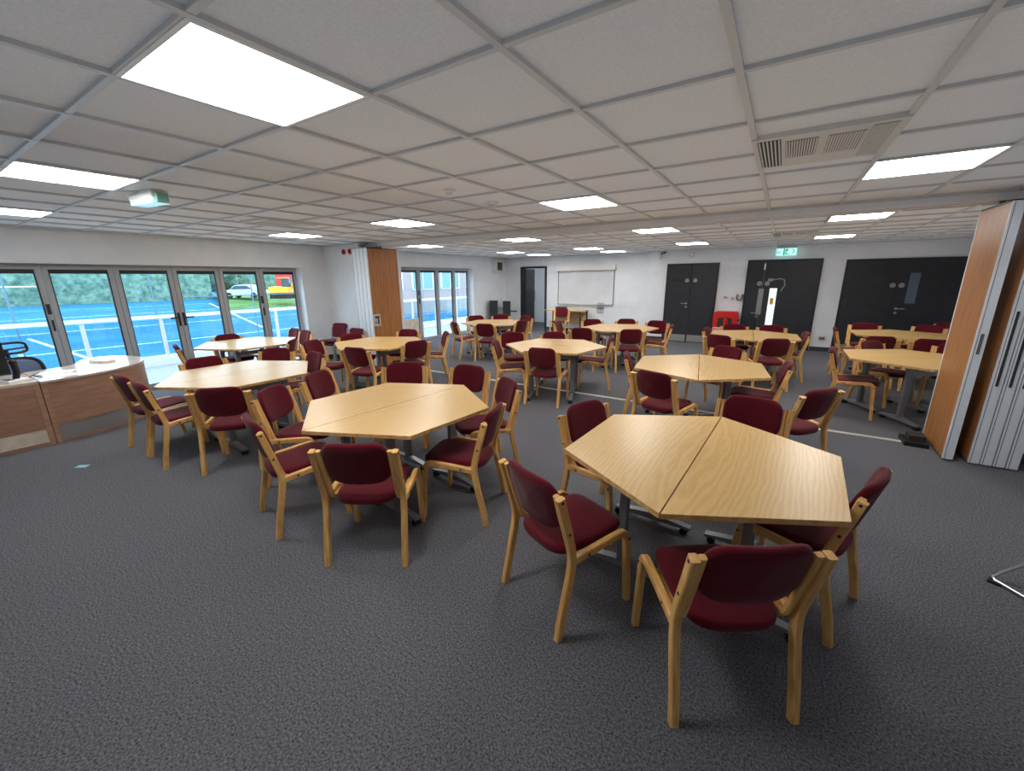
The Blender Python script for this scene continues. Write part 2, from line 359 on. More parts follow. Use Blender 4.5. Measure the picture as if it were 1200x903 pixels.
# cassette grilles
def cassette(x, y, label, rz=0):
    t = thing('ceiling_cassette', label, 'air conditioner', (x, y, CZ), rz, 'ceiling air conditioning grilles')
    MB().prism([(-.31, -.34), (.31, -.34), (.31, .34), (-.31, .34)], -.012, .012, 0).build('panel', 'offwhite', t)
    def gr(x0, x1, y0, y1, n, along, dark):
        o = MB().box(x0, x1, y0, y1, -.0135, -.011).build('grille', 'slot' if dark else 'grille', t)
        s = MB()
        for i in range(n):
            if along: yy = y0+(y1-y0)*(i+.5)/n; s.box(x0, x1, yy-.004, yy+.004, -.0165, -.013)
            else: xx = x0+(x1-x0)*(i+.5)/n; s.box(xx-.0038, xx+.0038, y0, y1, -.0165, -.013)
        s.build('slat', 'offwhite', o)
    gr(-.285, -.18, -.3, .3, 6, False, True)
    gr(-.16, -.02, -.24, .12, 12, False, True)
    gr(.02, .17, -.24, .12, 13, False, False)
    gr(.185, .28, -.3, .3, 9, False, False)
    return t
cassette(.078, 3.01, 'large off-white ceiling grille with slatted panels, nearest at upper right')
cassette(-5.3, 2.98, 'off-white ceiling grille above the tables by the tall windows')
cassette(.05, 8.6, 'off-white ceiling grille just in front of the green exit sign')
cassette(-5.05, 8.7, 'off-white ceiling grille in the far room towards the speakers')

# small ceiling fittings
t = thing('smoke_detector', 'round white smoke detector on ceiling, larger and nearer of two', 'smoke detector', (-2.39, 3.39, CZ), 0, 'ceiling detectors')
MB().cyl((0, 0, .013), (0, 0, -.015), .055, n=20).build('base', 'white', t); MB().cyl((0, 0, -.015), (0, 0, -.045), .045, .03, n=20).build('head', 'offwhite', t)
t = thing('smoke_detector', 'small flat round detector on the ceiling left of the larger one', 'smoke detector', (-2.37, 2.75, CZ), 0, 'ceiling detectors')
MB().cyl((0, 0, .013), (0, 0, -.008), .05, n=20).build('base', 'white', t); MB().cyl((0, 0, -.008), (0, 0, -.022), .03, .02, n=16).build('head', 'offwhite', t)
t = thing('emergency_light', 'box-shaped emergency light with pale blue lens hanging from ceiling', 'emergency light', (-4.4, 1.42, CZ), math.radians(8))
MB().box(-.17, .17, -.06, .06, -.045, .013).build('housing', 'white', t)
MB().prism([(-.165, -.055), (.165, -.055), (.165, .055), (-.165, .055)], -.085, -.045).build('lens', 'cyanlit', t)
MB().box(.17, .2, -.04, .04, -.08, -.01).build('end_cap', 'endcap', t)
t = thing('exit_sign', 'green and white lit exit sign with running man and arrow', 'exit sign', (-.02, 11.72, 2.17))
MB().box(-.2, .2, -.03, .1, .19, .22).box(-.19, .19, -.04, .04, .155, .19).build('housing', 'offwhite', t)
MB().box(-.195, .195, -.012, .012, 0, .155).build('sign_face', 'exitlit', t)
s = MB()                                     # pictograms: arrow, door, running figure, pointer
y = -.016
s.box(-.185, -.172, y, -.012, .02, .135).box(-.155, -.125, y, -.012, .06, .09)
s.box(-.06, -.03, y, -.012, .005, .15).box(-.02, .0, y, -.012, .02, .14).box(0, .045, y, -.012, .02, .045).box(0, .045, y, -.012, .115, .14)
s.cyl((.012, y, .1), (.012, -.012, .1), .014, n=10)
s.prism([(.1, .03), (.12, .03), (.165, .085), (.12, .14), (.1, .14), (.142, .085)], 0, .004, M=Matrix.Translation((0, y+.004, 0)) @ Matrix.Rotation(PI/2, 4, 'X'))
s.build('pictogram', 'green', t)
t = thing('ceiling_speaker', 'white dome fitting on ceiling above the left folding partition', 'ceiling fitting', (-6.95, 5.42, CZ))
MB().cyl((0, 0, 0), (0, 0, -.02), .11, n=20).sphere((0, 0, -.02), .09, n=16, m=5, sc=(1, 1, -.55), half=True).build('dome', 'white', t)

# wall fittings
t = thing('security_camera', 'small white camera on wall above left of the narrower doors', 'security camera', (-2.84, YD, 2.28))
MB().box(-.05, .05, -.02, 0, .0, .08).build('bracket', 'white', t); MB().cyl((.0, -.02, .04), (.14, -.16, .06), .03, n=12).build('body', 'grille', t)
MB().box(-.06, .02, -.09, -.02, -.12, .02).build('housing', 'offwhite', t)
t = thing('alarm_sounder', 'round white alarm sounder high on wall above the narrower doors', 'alarm sounder', (-2.07, YD+.004, 2.26))
MB().cyl((0, 0, 0), (0, -.05, 0), .075, n=20).build('base', 'offwhite', t); MB().cyl((0, -.05, 0), (0, -.075, 0), .05, .04, n=20).build('dome', 'white', t)
for x, l in ((-7.58, 'round red fire call point on the stub wall, left of two'), (-7.38, 'round red fire call point beside the folded partition edge')):
    t = thing('call_point', l, 'call point', (x, TY0+.004, 2.26), 0, 'red call points')
    MB().cyl((0, 0, 0), (0, -.025, 0), .055, n=18).build('base', 'red', t); MB().cyl((0, -.025, 0), (0, -.035, 0), .03, n=14).build('centre', 'black', t)
t = thing('thermostat', 'small white rounded control on wall between the two charcoal doors', 'thermostat', (-1.17, YD+.004, 1.2))
MB().box(-.06, .06, -.03, 0, -.03, .03).build('body', 'offwhite', t); MB().box(-.03, .03, -.034, -.03, -.012, .016).build('display', 'grille', t)
t = thing('light_switch', 'small switch plate beside the wall hook between charcoal doors', 'light switch', (-1.01, YD, 1.17))
MB().box(-.045, .045, -.012, 0, -.045, .045).build('plate', 'offwhite', t); MB().box(-.015, .015, -.02, -.012, -.025, .025).build('rocker', 'plate', t)
t = thing('wall_hook', 'grey curved hook on wall left of the double doors', 'hook', (-.86, YD, 1.2))
MB().tube([(-.05, -.03, .08), (-.06, -.05, 0), (-.04, -.06, -.05), (.02, -.06, -.06), (.06, -.05, -.02), (.06, -.03, .08)], .016).build('loop', 'grille', t)
MB().box(-.07, .07, -.02, 0, -.03, .06).build('back_plate', 'offwhite', t)
t = thing('wall_vent', 'white wall unit with grey grille high near the far corner', 'vent', (XL, 11.97, 1.93))
MB().box(0, .1, -.28, .28, 0, .38).build('housing', 'white', t)
o = MB().box(.1, .106, -.13, .15, .06, .32).build('grille', 'grille', t)
s = MB()
for k in range(8): s.box(.105, .112, -.13, .15, .075+k*.03, .087+k*.03)
s.build('slat', 'slot', o)
t = thing('wall_socket', 'small white socket low on wall between double door pairs', 'socket', (.93, YD, .3))
MB().box(-.08, .08, -.02, 0, -.06, .06).build('plate', 'offwhite', t); MB().box(-.05, .05, -.026, -.02, -.03, .03).build('insert', 'grille', t)
t = thing('wall_heater', 'small clear wire holder on the wall right of the back desk', 'wire holder', (-4.72, YB, .82))
s = MB()
for k in range(5): s.tube([(-.1+k*.05, -.03, -.18), (-.1+k*.05, -.03, .12)], .006, n=6)
s.tube([(-.1, -.03, -.18), (.1, -.03, -.18)], .006, n=6).tube([(-.1, -.03, .12), (.1, -.03, .12)], .006, n=6).box(-.1, .1, -.024, 0, -.06, -.03)
t.name = 'wire_holder'; s.build('frame', 'grille', t)

# projector screen case and whiteboard
t = thing('whiteboard', 'large pale whiteboard on the back wall under a roller screen', 'whiteboard', (-5.27, YB, .9))
MB().box(-.93, .93, -.02, 0, 0, 1.03).build('board', 'screen', t)
MB().box(-.95, .95, -.03, 0, -.02, 0).box(-.95, -.93, -.03, 0, 0, 1.03).box(.93, .95, -.03, 0, 0, 1.03).build('frame', 'grille', t)
MB().box(-.9, .9, -.08, -.03, -.02, -.005).build('tray', 'offwhite', t)
t = thing('roller_screen', 'white roller projection screen case above the whiteboard', 'projector screen', (-5.27, YB, 1.94))
MB().box(-.99, .99, -.13, 0, 0, .16).build('case', 'white', t); MB().box(-.95, .95, -.1, -.08, -.02, 0).build('screen_bar', 'offwhite', t)
MB().box(-1.0, -.99, -.135, 0, -.005, .165).build('end_cap', 'offwhite', t); MB().box(.99, 1.0, -.135, 0, -.005, .165).build('end_cap', 'offwhite', t)

# red extinguisher stand
t = thing('extinguisher_stand', 'red plastic fire extinguisher stand against wall between charcoal doors', 'fire extinguisher stand', (-1.09, 11.62, 0))
def rrect(hw, z0, z1, r, n=5):
    p = []
    for cx, cz, a0 in ((hw-r, z1-r, 0), (-hw+r, z1-r, 90), (-hw+r, z0+r, 180), (hw-r, z0+r, 270)):
        for k in range(n+1): an = math.radians(a0+90*k/n); p.append((cx+r*math.cos(an), cz+r*math.sin(an)))
    return p
RX = Matrix.Rotation(PI/2, 4, 'X')
MB().prism(rrect(.27, .0, .87, .07), -.16, .16, M=RX).build('body', 'red', t)
MB().prism(rrect(.16, .42, .72, .04), .155, .175, M=RX).build('recess', 'slot', t)
MB().prism(rrect(.235, .1, .8, .05), .155, .166, M=RX).build('front_panel', 'red', t)
MB().box(-.25, -.03, -.182, -.166, .36, .48).build('label_plate', 'white', t)
s = MB().box(-.23, -.215, -.186, -.18, .38, .46, 0)
s.box(-.215, -.18, -.186, -.18, .445, .46).box(-.215, -.185, -.186, -.18, .413, .427).box(-.17, -.155, -.186, -.18, .38, .46).box(-.14, -.125, -.186, -.18, .38, .46).box(-.125, -.09, -.186, -.18, .445, .46).box(-.125, -.095, -.186, -.18, .413, .427).box(-.125, -.09, -.186, -.18, .38, .395)
s.build('label_marking', 'red', t)
for sx in (-1, 1): MB().cyl((sx*.26, 0, .66), (sx*.3, 0, .66), .03).build('knob', 'black', t)
MB().cyl((.02, -.17, .52), (.02, -.17, .66), .05).sphere((.02, -.17, .66), .05).build('extinguisher', 'red', t)

# ------------------------------------------------------------------ folding partitions
def partition_panel(x0, x1, label, handle=None, y0=5.22, y1=5.98, cut=False):
    t = thing('partition_panel', label, 'folding partition panel', ((x0+x1)/2, (y0+y1)/2, 0), 0, 'folded partition panels')
    hx = (x1-x0)/2-.004; hy = (y1-y0)/2
    MB().box(-hx, hx, -hy+.02, hy-.02, .02, 2.275).build('board', 'laminate', t)
    s = MB()
    for e in (-1, 1):
        ya, yb = (-hy, -hy+.022) if e < 0 else (hy-.022, hy)
        s.box(-hx-.002, hx+.002, ya, yb, .015, 2.28)
        ye = -hy if e < 0 else hy
        s.box(-hx*.45, hx*.45, ye-.004 if e < 0 else ye, ye if e < 0 else ye+.004, .015, 2.28)
    s.build('edge_profile', 'profile', t)
    s = MB()
    s.box(-hx*.7, -hx*.6, -hy-.002, -hy+.001, .02, 2.27)
    s.build('seal', 'slot', t)
    MB().box(-hx, hx, -hy, hy, 2.28, 2.292).cyl((0, 0, 2.29), (0, 0, 2.318), .02).build('top_seal', 'black', t)
    MB().box(-hx*.8, hx*.8, -hy+.03, hy-.03, .004, .02).build('bottom_seal', 'black', t)
    return t, hx, hy
names = ['hidden against the stub wall', 'second from the wall', 'third from the wall', 'outermost, with square handle plate and beech face']
for i in range(4):
    x0 = -7.0+i*.11
    t, hx, hy = partition_panel(x0, x0+.106, 'left folded partition panel, %s' % names[i])
    if i == 3:
        o = MB().box(hx, hx+.008, -hy+.03, -hy+.19, .83, 1.06).build('handle_plate', 'offwhite', t)
        MB().box(hx+.006, hx+.014, -hy+.06, -hy+.16, .98, 1.02).box(hx+.006, hx+.014, -hy+.12, -hy+.15, .86, .97).cyl((hx, -hy+.07, .9), (hx+.02, -hy+.07, .9), .015).build('latch', 'slot', o)
rn = ['nearest to view, standing apart with wide beech face', 'first of the tight stack by the right wall', 'second of the tight stack by the right wall', 'third of the tight stack by the right wall', 'last of the tight stack by the right wall']
for i, (x0, x1) in enumerate(((1.49, 1.565), (1.66, 1.735), (1.74, 1.815), (1.82, 1.895), (1.9, 1.975))):
    t, hx, hy = partition_panel(x0, x1, y1=5.92, label='right folded partition panel, %s' % rn[i])
    if i == 0:
        MB().box(-hx*.3, hx*.3, -hy-.012, -hy-.004, 1.02, 1.2).build('finger_pull', 'grille', t)
    else:
        MB().cyl((0, -hy-.006, .75), (0, -hy-.006, 1.4), .009, n=8).build('hinge', 'slot', t)
t = thing('floor_stop', 'dark block at the right end of the white floor strip', 'floor stop', (1.36, 5.62, 0))
MB().prism([(-.09, -.13), (.1, -.13), (.1, .13), (-.09, .13)], 0, .05, bev=.01).build('block', 'black', t)
MB().box(-.05, .08, -.08, .08, .05, .1).build('catch', 'slot', t)

# ------------------------------------------------------------------ chairs
def spline(pts, n=6):
    out = []; P = [pts[0]]+list(pts)+[pts[-1]]
    for i in range(1, len(P)-2):
        for k in range(n):
            t = k/n; q = []
            for c in range(len(pts[0])):
                a, b, c_, d = (P[i-1][c], P[i][c], P[i+1][c], P[i+2][c])
                q.append(.5*((2*b)+(-a+c_)*t+(2*a-5*b+4*c_-d)*t*t+(-a+3*b-3*c_+d)*t**3))
            out.append(tuple(q))
    out.append(tuple(pts[-1])); return out
def sweep(mb, path, x, wx, t, mi=0, taper=None):
    """rounded rectangular bar following a (y,z) path in the plane X = x"""
    n = len(path); rings = []; c = .005
    for i, p in enumerate(path):
        a = path[max(i-1, 0)]; b = path[min(i+1, n-1)]
        dy, dz = b[0]-a[0], b[1]-a[1]; l = math.hypot(dy, dz); ny, nz = -dz/l, dy/l
        tt = t if taper is None else taper[0]+(taper[1]-taper[0])*i/(n-1)
        hx, ht = wx/2, tt/2
        prof = [(-hx+c, -ht), (hx-c, -ht), (hx, -ht+c), (hx, ht-c), (hx-c, ht), (-hx+c, ht), (-hx, ht-c), (-hx, -ht+c)]
        rings += [(x+u, p[0]+ny*v, p[1]+nz*v) for u, v in prof]
    fs = [(i*8+k, i*8+(k+1) % 8, (i+1)*8+(k+1) % 8, (i+1)*8+k) for i in range(n-1) for k in range(8)]
    mb.add(rings, fs+[tuple(range(8))[::-1], tuple(range((n-1)*8, n*8))], mi)
def pad(outline, t, fn, dome=.006):
    """soft cushion: outline in (u,v), thickness t, fn maps (u,v,h) to 3D"""
    n = len(outline); mb = MB()
    lv = [(.0, -t/2), (.6, -t/2), (.93, -t/2), (.985, -t/2+.006), (1, -t/2+.016), (1, t/2-.018), (.985, t/2-.008), (.95, t/2-.001), (.82, t/2+dome*.45), (.55, t/2+dome*.8), (.25, t/2+dome), (0, t/2+dome)]
    vs = [fn(u*s, v*s, h) for s, h in lv for u, v in outline]; fs = []
    for i in range(len(lv)-1):
        for k in range(n): fs.append((i*n+k, i*n+(k+1) % n, (i+1)*n+(k+1) % n, (i+1)*n+k))
    return mb.add(vs, fs, 0, True)
def sup(c, e): return math.copysign(abs(c)**(2/e), c)
GRP = 'burgundy wooden chairs around the hexagonal tables'
def make_chair():
    t = thing('visitor_chair', 'x', 'chair', (0, 0, 0), 0, GRP)
    ol = []
    for k in range(40):
        a = 2*PI*k/40; c, s = math.cos(a), math.sin(a); e = 5 if s > 0 else 3.6
        ol.append((.193*sup(c, e), .235*sup(s, e)))
    def fs(u, v, h):
        z = .427+.05*v+h; y = v+.02
        if v > .17: z -= ((v-.17)/.065)**2*.018
        z -= .012*max(0, 1-(u/.17)**2)*(1 if h > 0 else 0)*(1-abs(v)/.24)
        return (u, y, z)
    pad(ol, .05, fs, .008).build('seat', 'fabric', t)
    ol = []
    for k in range(44):
        a = 2*PI*k/44; c, s = math.cos(a), math.sin(a)
        if s > 0: ol.append((.196*sup(c, 7), .118*sup(s, 7)+.034*(1-abs(c)**2.2)*s))
        else: ol.append((.196*sup(c, 3.6), .128*sup(s, 3.0)))
    def fb(u, v, h):
        z = .664+v; yp = -.198-.27*(z-.57)
        bend = .034*(1-(u/.188)**2)
        return (-u, yp-bend+.012+h, z+h*.27)
    pad(ol, .036, fb, .004).build('backrest', 'fabric', t)
    rear = spline([(-.25, 0), (-.228, .13), (-.2, .26), (-.18, .37), (-.178, .45), (-.2, .55), (-.232, .665), (-.258, .765)])
    front = spline([(.232, 0), (.219, .15), (.206, .3), (.2, .372), (.19, .412), (.166, .434), (.12, .437), (0, .428), (-.165, .412)])
    inner = spline([(-.252, .763), (-.226, .665), (-.192, .55), (-.168, .47), (-.15, .425), (-.115, .404), (-.05, .4), (.08, .406)])
    for sx in (-1, 1):
        m = MB(); sweep(m, rear, sx*.238, .034, .036, taper=(.038, .041))
        for y, z in ((-.255, .75), (-.208, .575)): m.cyl((sx*.254, y, z), (sx*.2565, y, z), .0075, n=8, mi=1)
        m.build('leg', ['beech', 'slot'], t)
        m = MB(); sweep(m, front, sx*.238, .034, .033, taper=(.034, .039))
        for y, z in ((-.08, .418), (.203, .395)): m.cyl((sx*.254, y, z), (sx*.2565, y, z), .0075, n=8, mi=1)
        m.build('leg', ['beech', 'slot'], t)
        m = MB(); sweep(m, inner, sx*.205, .028, .026); m.build('back_support', 'beech', t)
    MB().box(-.19, .19, .12, .15, .372, .4).build('cross_rail', 'beech', t)
    return t
proto = make_chair(); used = [False]
def chair(x, y, ang, label):
    rz = math.radians(ang)-PI/2
    if not used[0]:
        used[0] = True; proto.location = (x, y, 0); proto.rotation_euler = (0, 0, rz); proto['label'] = label; return proto
    return dup(proto, (x, y, 0), rz, label)
CH = [
 # nearest table
 (-0.080, 1.700, 124.0, 'nearest burgundy chair, back to the camera, at front of the nearest table'),
 (-0.810, 1.790, 66.0, 'burgundy chair at the near left side of the nearest table, seen from its side'),
 (-0.870, 2.610, -20.0, 'burgundy chair facing the camera at the far left corner of the nearest table'),
 (-0.100, 3.230, -98.0, 'burgundy chair tucked under the far edge of the nearest table, facing camera'),
 (0.240, 2.430, 162.0, 'burgundy chair at the right end of the nearest table'),
 # second table
 (-2.060, 1.530, 122.0, 'burgundy chair with back to camera at the front of the left middle table'),
 (-2.830, 1.480, 75.0, 'burgundy chair turned sideways at near left corner of the left middle table'),
 (-3.370, 1.850, 30.0, 'burgundy chair on left of the left middle table, just behind the sideways one'),
 (-3.580, 2.390, 24.0, 'burgundy chair at the far left corner of the left middle table'),
 (-3.260, 2.880, -53.0, 'burgundy chair at far edge of left middle table, left of the two there'),
 (-2.670, 3.080, -86.0, 'burgundy chair at far edge of left middle table, right of the two there'),
 (-2.130, 2.810, -124.0, 'burgundy chair at the far right corner of the left middle table'),
 (-1.870, 2.200, -162.0, 'burgundy chair at near right side of left middle table, seat fully visible'),
 # table by the reception desk
 (-5.410, 1.460, 91.0, 'burgundy chair closest to the reception desk, leftmost in its pair'),
 (-4.860, 1.450, 86.0, 'burgundy chair second from the reception desk, seen from its side'),
 (-4.190, 1.670, 135.0, 'shadowed burgundy chair, back to camera, at the bright table by reception desk'),
 (-5.540, 2.070, 2.0, 'burgundy chair at the far left end of the bright table by reception'),
 (-5.580, 2.680, -60.0, 'burgundy chair between the two bright tables, only its flat top showing'),
 (-4.950, 2.720, -97.0, 'burgundy chair with oval lit back at the right end of the bright table'),
 # table by tall windows
 (-7.220, 2.550, 75.0, 'burgundy chair at the left end of the table by the tall windows, side on'),
 (-7.740, 3.260, -0.0, 'burgundy chair with back against the tall windows at the far bright table'),
 (-7.860, 4.120, -98.0, 'pink-lit burgundy chair behind the window table, beside the last window'),
 (-7.310, 4.020, -98.0, 'pink-lit burgundy chair right of the last window, beside the grey-framed chairs'),
 (-6.560, 3.320, -135.0, 'burgundy chair at the right end of the window table'),
 (-5.730, 3.650, 19.0, 'burgundy chair at the left end of the table before the left partition'),
 # table before left partition
 (-4.880, 3.740, 102.0, 'burgundy chair, back to camera, in front of the table before the left partition'),
 (-4.790, 4.430, 167.0, 'burgundy chair at right side of the table before the left partition'),
 (-5.030, 5.210, -130.0, 'burgundy chair standing alone in profile across the white floor strip'),
 (-5.650, 5.080, -75.0, 'burgundy chair at far right of the table before the left partition'),
 (-5.920, 4.370, -10.0, 'burgundy chair at far left of the table before the left partition'),
 # centre table on the strip
 (-2.620, 4.970, 99.0, 'burgundy chair, back to camera, at the centre table on the floor strip'),
 (-3.240, 5.030, 25.0, 'burgundy chair in profile at the left end of the centre table'),
 (-3.640, 5.710, -50.0, 'burgundy chair at the far left corner of the centre table'),
 (-3.040, 6.090, -51.0, 'burgundy chair facing camera behind the far edge of the centre table'),
 (-2.380, 6.110, -158.0, 'burgundy chair in profile at the right end of the centre table'),
 # table before whiteboard
 (-3.070, 7.330, 100.0, 'burgundy chair, back to camera, at left front of the whiteboard table'),
 (-3.720, 8.020, 8.0, 'burgundy chair at the left end of the whiteboard table'),
 (-3.360, 8.500, -62.0, 'burgundy chair at the far left of the whiteboard table'),
 (-2.730, 8.900, -66.0, 'burgundy chair in the middle of the far edge of the whiteboard table'),
 (-2.140, 8.790, -90.0, 'burgundy chair at far right of the whiteboard table, near the narrower doors'),
 (-1.950, 8.280, -168.0, 'dark burgundy chair at the right end of the whiteboard table'),
 (-2.290, 7.530, 119.0, 'burgundy chair, back to camera, at right front of the whiteboard table'),
 # table behind nearest
 (-1.250, 5.000, 15.0, 'burgundy chair at the left end of the table right behind the nearest one'),
 (-0.870, 4.270, 71.0, 'burgundy chair, back to camera, at near left of the table behind the nearest one'),
 (-0.600, 5.810, -116.0, 'burgundy chair at the far edge of the table behind the nearest one'),
 (-0.090, 5.170, -176.0, 'burgundy chair at the right end of the table behind the nearest one'),
 (0.190, 4.240, 143.0, 'burgundy chair turned away, beside the right end of the white floor strip'),
 # table before red stand
 (-0.660, 7.470, 71.0, 'burgundy chair, back to camera, at left front of the table before the red stand'),
 (-0.060, 7.420, 113.0, 'burgundy chair, back to camera, at right front of the table before the red stand'),
 (-0.800, 8.170, -5.0, 'burgundy chair peeping out at left end of the table before the red stand'),
 (-0.610, 8.800, -74.0, 'burgundy chair directly in front of the red extinguisher stand'),
 (-0.040, 8.890, -84.0, 'burgundy chair directly in front of the vision-panelled double doors'),
 (0.190, 8.230, -172.0, 'burgundy chair at the right end of the table before the red stand'),
 # table beside right partition
 (0.910, 6.560, -7.0, 'burgundy chair in profile at the left end of the table beside the right partition'),
 (1.340, 7.350, -43.0, 'burgundy chair at far left corner of the table beside the right partition'),
 (2.010, 7.460, -105.0, 'burgundy chair mostly hidden behind the right partition panel'),
 # table before wide double doors
 (1.160, 9.270, -0.0, 'burgundy chair in profile at left end of the table before the widest doors'),
 (1.450, 10.180, -91.0, 'burgundy chair at far left of the table before the widest doors'),
 (2.250, 10.280, -122.0, 'burgundy chair at far right of the table before the widest doors'),
 (1.310, 8.450, 103.0, 'burgundy chair, back to camera, at left front of the table before the widest doors'),
 (1.970, 8.400, 80.0, 'burgundy chair, back to camera, at right front of the table before the widest doors'),
 (2.520, 11.110, -158.0, 'dark burgundy chair standing against the widest double doors'),
 # table by far glazed doors
 (-5.750, 7.020, 60.0, 'burgundy chair turned aside at near left of the table by the far glazed doors'),
 (-6.210, 8.090, -40.0, 'burgundy chair nearest the far glazed doors, behind that table'),
 (-5.130, 7.050, 105.0, 'burgundy chair, back to camera, at front of the table by the far glazed doors'),
 (-5.950, 8.650, -63.0, 'burgundy chair directly in front of the black speakers'),
 (-5.000, 7.820, 172.0, 'dark burgundy chair at right end of the table by the far glazed doors'),
 (-5.310, 8.540, -107.0, 'brighter burgundy chair at far right of the table by the far glazed doors'),
 (-5.620, 11.420, -80.0, 'burgundy chair at the small desk below the whiteboard'),
]
for c in CH: chair(*c)

# grey metal-framed chairs in the corner
def metal_chair(x, y, ang, z, label):
    t = thing('stacking_chair', label, 'chair', (x, y, z), math.radians(ang)-PI/2, 'grey metal-framed stacking chairs')
    pad([(.21*sup(math.cos(a), 5), .2*sup(math.sin(a), 5)) for a in [2*PI*k/32 for k in range(32)]], .035, lambda u, v, h: (u, v, .45+.03*v+h)).build('seat', 'fabric', t)
    pad([(.185*sup(math.cos(a), 6), .115*sup(math.sin(a), 6)) for a in [2*PI*k/32 for k in range(32)]], .03, lambda u, v, h: (-u, -.22-.15*v-.02*(1-(u/.2)**2)+h, .665+v)).build('backrest', 'fabric', t)
    for sx in (-1, 1):
        MB().tube([(sx*.2, .22, 0), (sx*.2, .19, .4), (sx*.2, .16, .425), (sx*.2, -.15, .42)], .011).build('leg', 'plate', t)
        MB().tube([(sx*.21, -.26, 0), (sx*.205, -.2, .42), (sx*.195, -.24, .75)], .011).build('leg', 'plate', t)
    return t
metal_chair(-7.58, 4.98, -78, 0, 'grey metal-framed chair with square burgundy back in left corner, lower of stack')
metal_chair(-7.58, 5.005, -78, .065, 'grey metal-framed chair with square burgundy back, stacked on top of another')
metal_chair(-6.98, 4.92, -85, 0, 'grey metal-framed chair with flat-topped back, in front of the left folded partition')

# chrome cantilever chair, only its sled base reaches into view
t = thing('sled_base_chair', 'chrome sled-base chair at the right edge, only its bent tube showing', 'chair', (1.22, 3.15, 0), math.radians(-25))
MB().tube([(.42, .38, .46), (.2, .2, .24), (.03, .05, .05), (.005, .02, .02), (.02, -.0, .013), (.08, -.03, .012), (.5, -.24, .012)], .0095, n=10).build('frame', 'chrome', t)
MB().box(-.005, .05, -.03, .015, 0, .012).build('foot', 'rubber', t)
MB().tube([(.5, -.24, .012), (.75, .2, .012), (.72, .3, .05), (.6, .45, .25), (.55, .6, .46)], .0095, n=10).build('frame', 'chrome', t)
pad([(.22*sup(math.cos(a), 5), .22*sup(math.sin(a), 5)) for a in [2*PI*k/32 for k in range(32)]], .05, lambda u, v, h: (.62+u, .52+v, .49+h)).build('seat', 'fabric', t)

# ------------------------------------------------------------------ tables
E = .762; H3 = E*math.sqrt(3)/2
TG = 'trapezoid beech folding tables paired into hexagons'
def make_table():
    t = thing('trapezoid_table', 'x', 'table', (0, 0, 0), 0, TG)
    poly = [(-E, .003), (E, .003), (E/2, H3), (-E/2, H3)]
    MB().prism(poly, .705, .73, 0, 1, bev=.002).build('tabletop', ['edge', 'top'], t)
    for sx in (-1, 1):
        x = sx*.3
        c = MB().box(x-.028, x+.028, .285, .325, .075, .67).build('column', 'steel2', t)
        f = MB()
        f.prism([(.045, .045), (.565, .045), (.565, .062), (.34, .09), (.27, .09), (.045, .062)], x-.025, x+.025, M=Matrix(((0, 0, 1, 0), (1, 0, 0, 0), (0, 1, 0, 0), (0, 0, 0, 1))))
        f.build('foot', 'steel', t)
        for y in (.075, .535):
            w = MB().cyl((x-.026, y+.012, .024), (x-.006, y+.012, .024), .024, n=14).cyl((x+.006, y+.012, .024), (x+.026, y+.012, .024), .024, n=14).cyl((x, y, .03), (x, y, .05), .012, n=8).box(x-.008, x+.008, y-.015, y+.025, .022, .045)
            w.build('caster', 'rubber', t)
        MB().box(x-.02, x+.02, .06, .56, .675, .705).build('top_bearer', 'steel2', t)
    MB().box(-.3, .3, .29, .32, .58, .64).build('cross_beam', 'steel', t)
    return t
tproto = make_table(); tused = [False]
HEX = [(-.278, 2.391, 87.4, 'nearest hexagonal table', 'left', 'right'),
 (-2.5, 2.147, 84.4, 'left middle hexagonal table', 'left', 'right'),
 (-4.9, 2.07, 88.0, 'bright glare-lit hexagonal table by the reception desk', 'window-side', 'near'),
 (-7.23, 3.25, 86.0, 'bright hexagonal table closest to the tall windows', 'window-side', 'near'),
 (-5.33, 4.348, 89.4, 'hexagonal table before the left folding partition', 'far', 'near'),
 (-2.758, 5.469, 199.0, 'centre hexagonal table on the white floor strip', 'near', 'far'),
 (-.68, 4.976, 98.4, 'hexagonal table right behind the nearest one', 'left', 'right'),
 (-5.52, 7.8, 96.3, 'hexagonal table by the far glazed doors', 'left', 'right'),
 (-2.66, 8.15, 142.0, 'hexagonal table before the whiteboard', 'near', 'far'),
 (-.31, 8.183, 93.4, 'hexagonal table before the red extinguisher stand', 'left', 'right'),
 (1.47, 6.73, 30.0, 'hexagonal table beside the right folding partition', 'far', 'near'),
 (1.829, 9.45, 92.0, 'hexagonal table before the widest double doors', 'left', 'right')]
for x, y, a, nm, n1, n2 in HEX:
    for k, nn in ((0, n1), (1, n2)):
        rz = math.radians(a)+k*PI; lab = '%s beech half of the %s' % (nn, nm)
        if not tused[0]:
            tused[0] = True; tproto.location = (x, y, 0); tproto.rotation_euler = (0, 0, rz); tproto['label'] = lab
        else: dup(tproto, (x, y, 0), rz, lab)

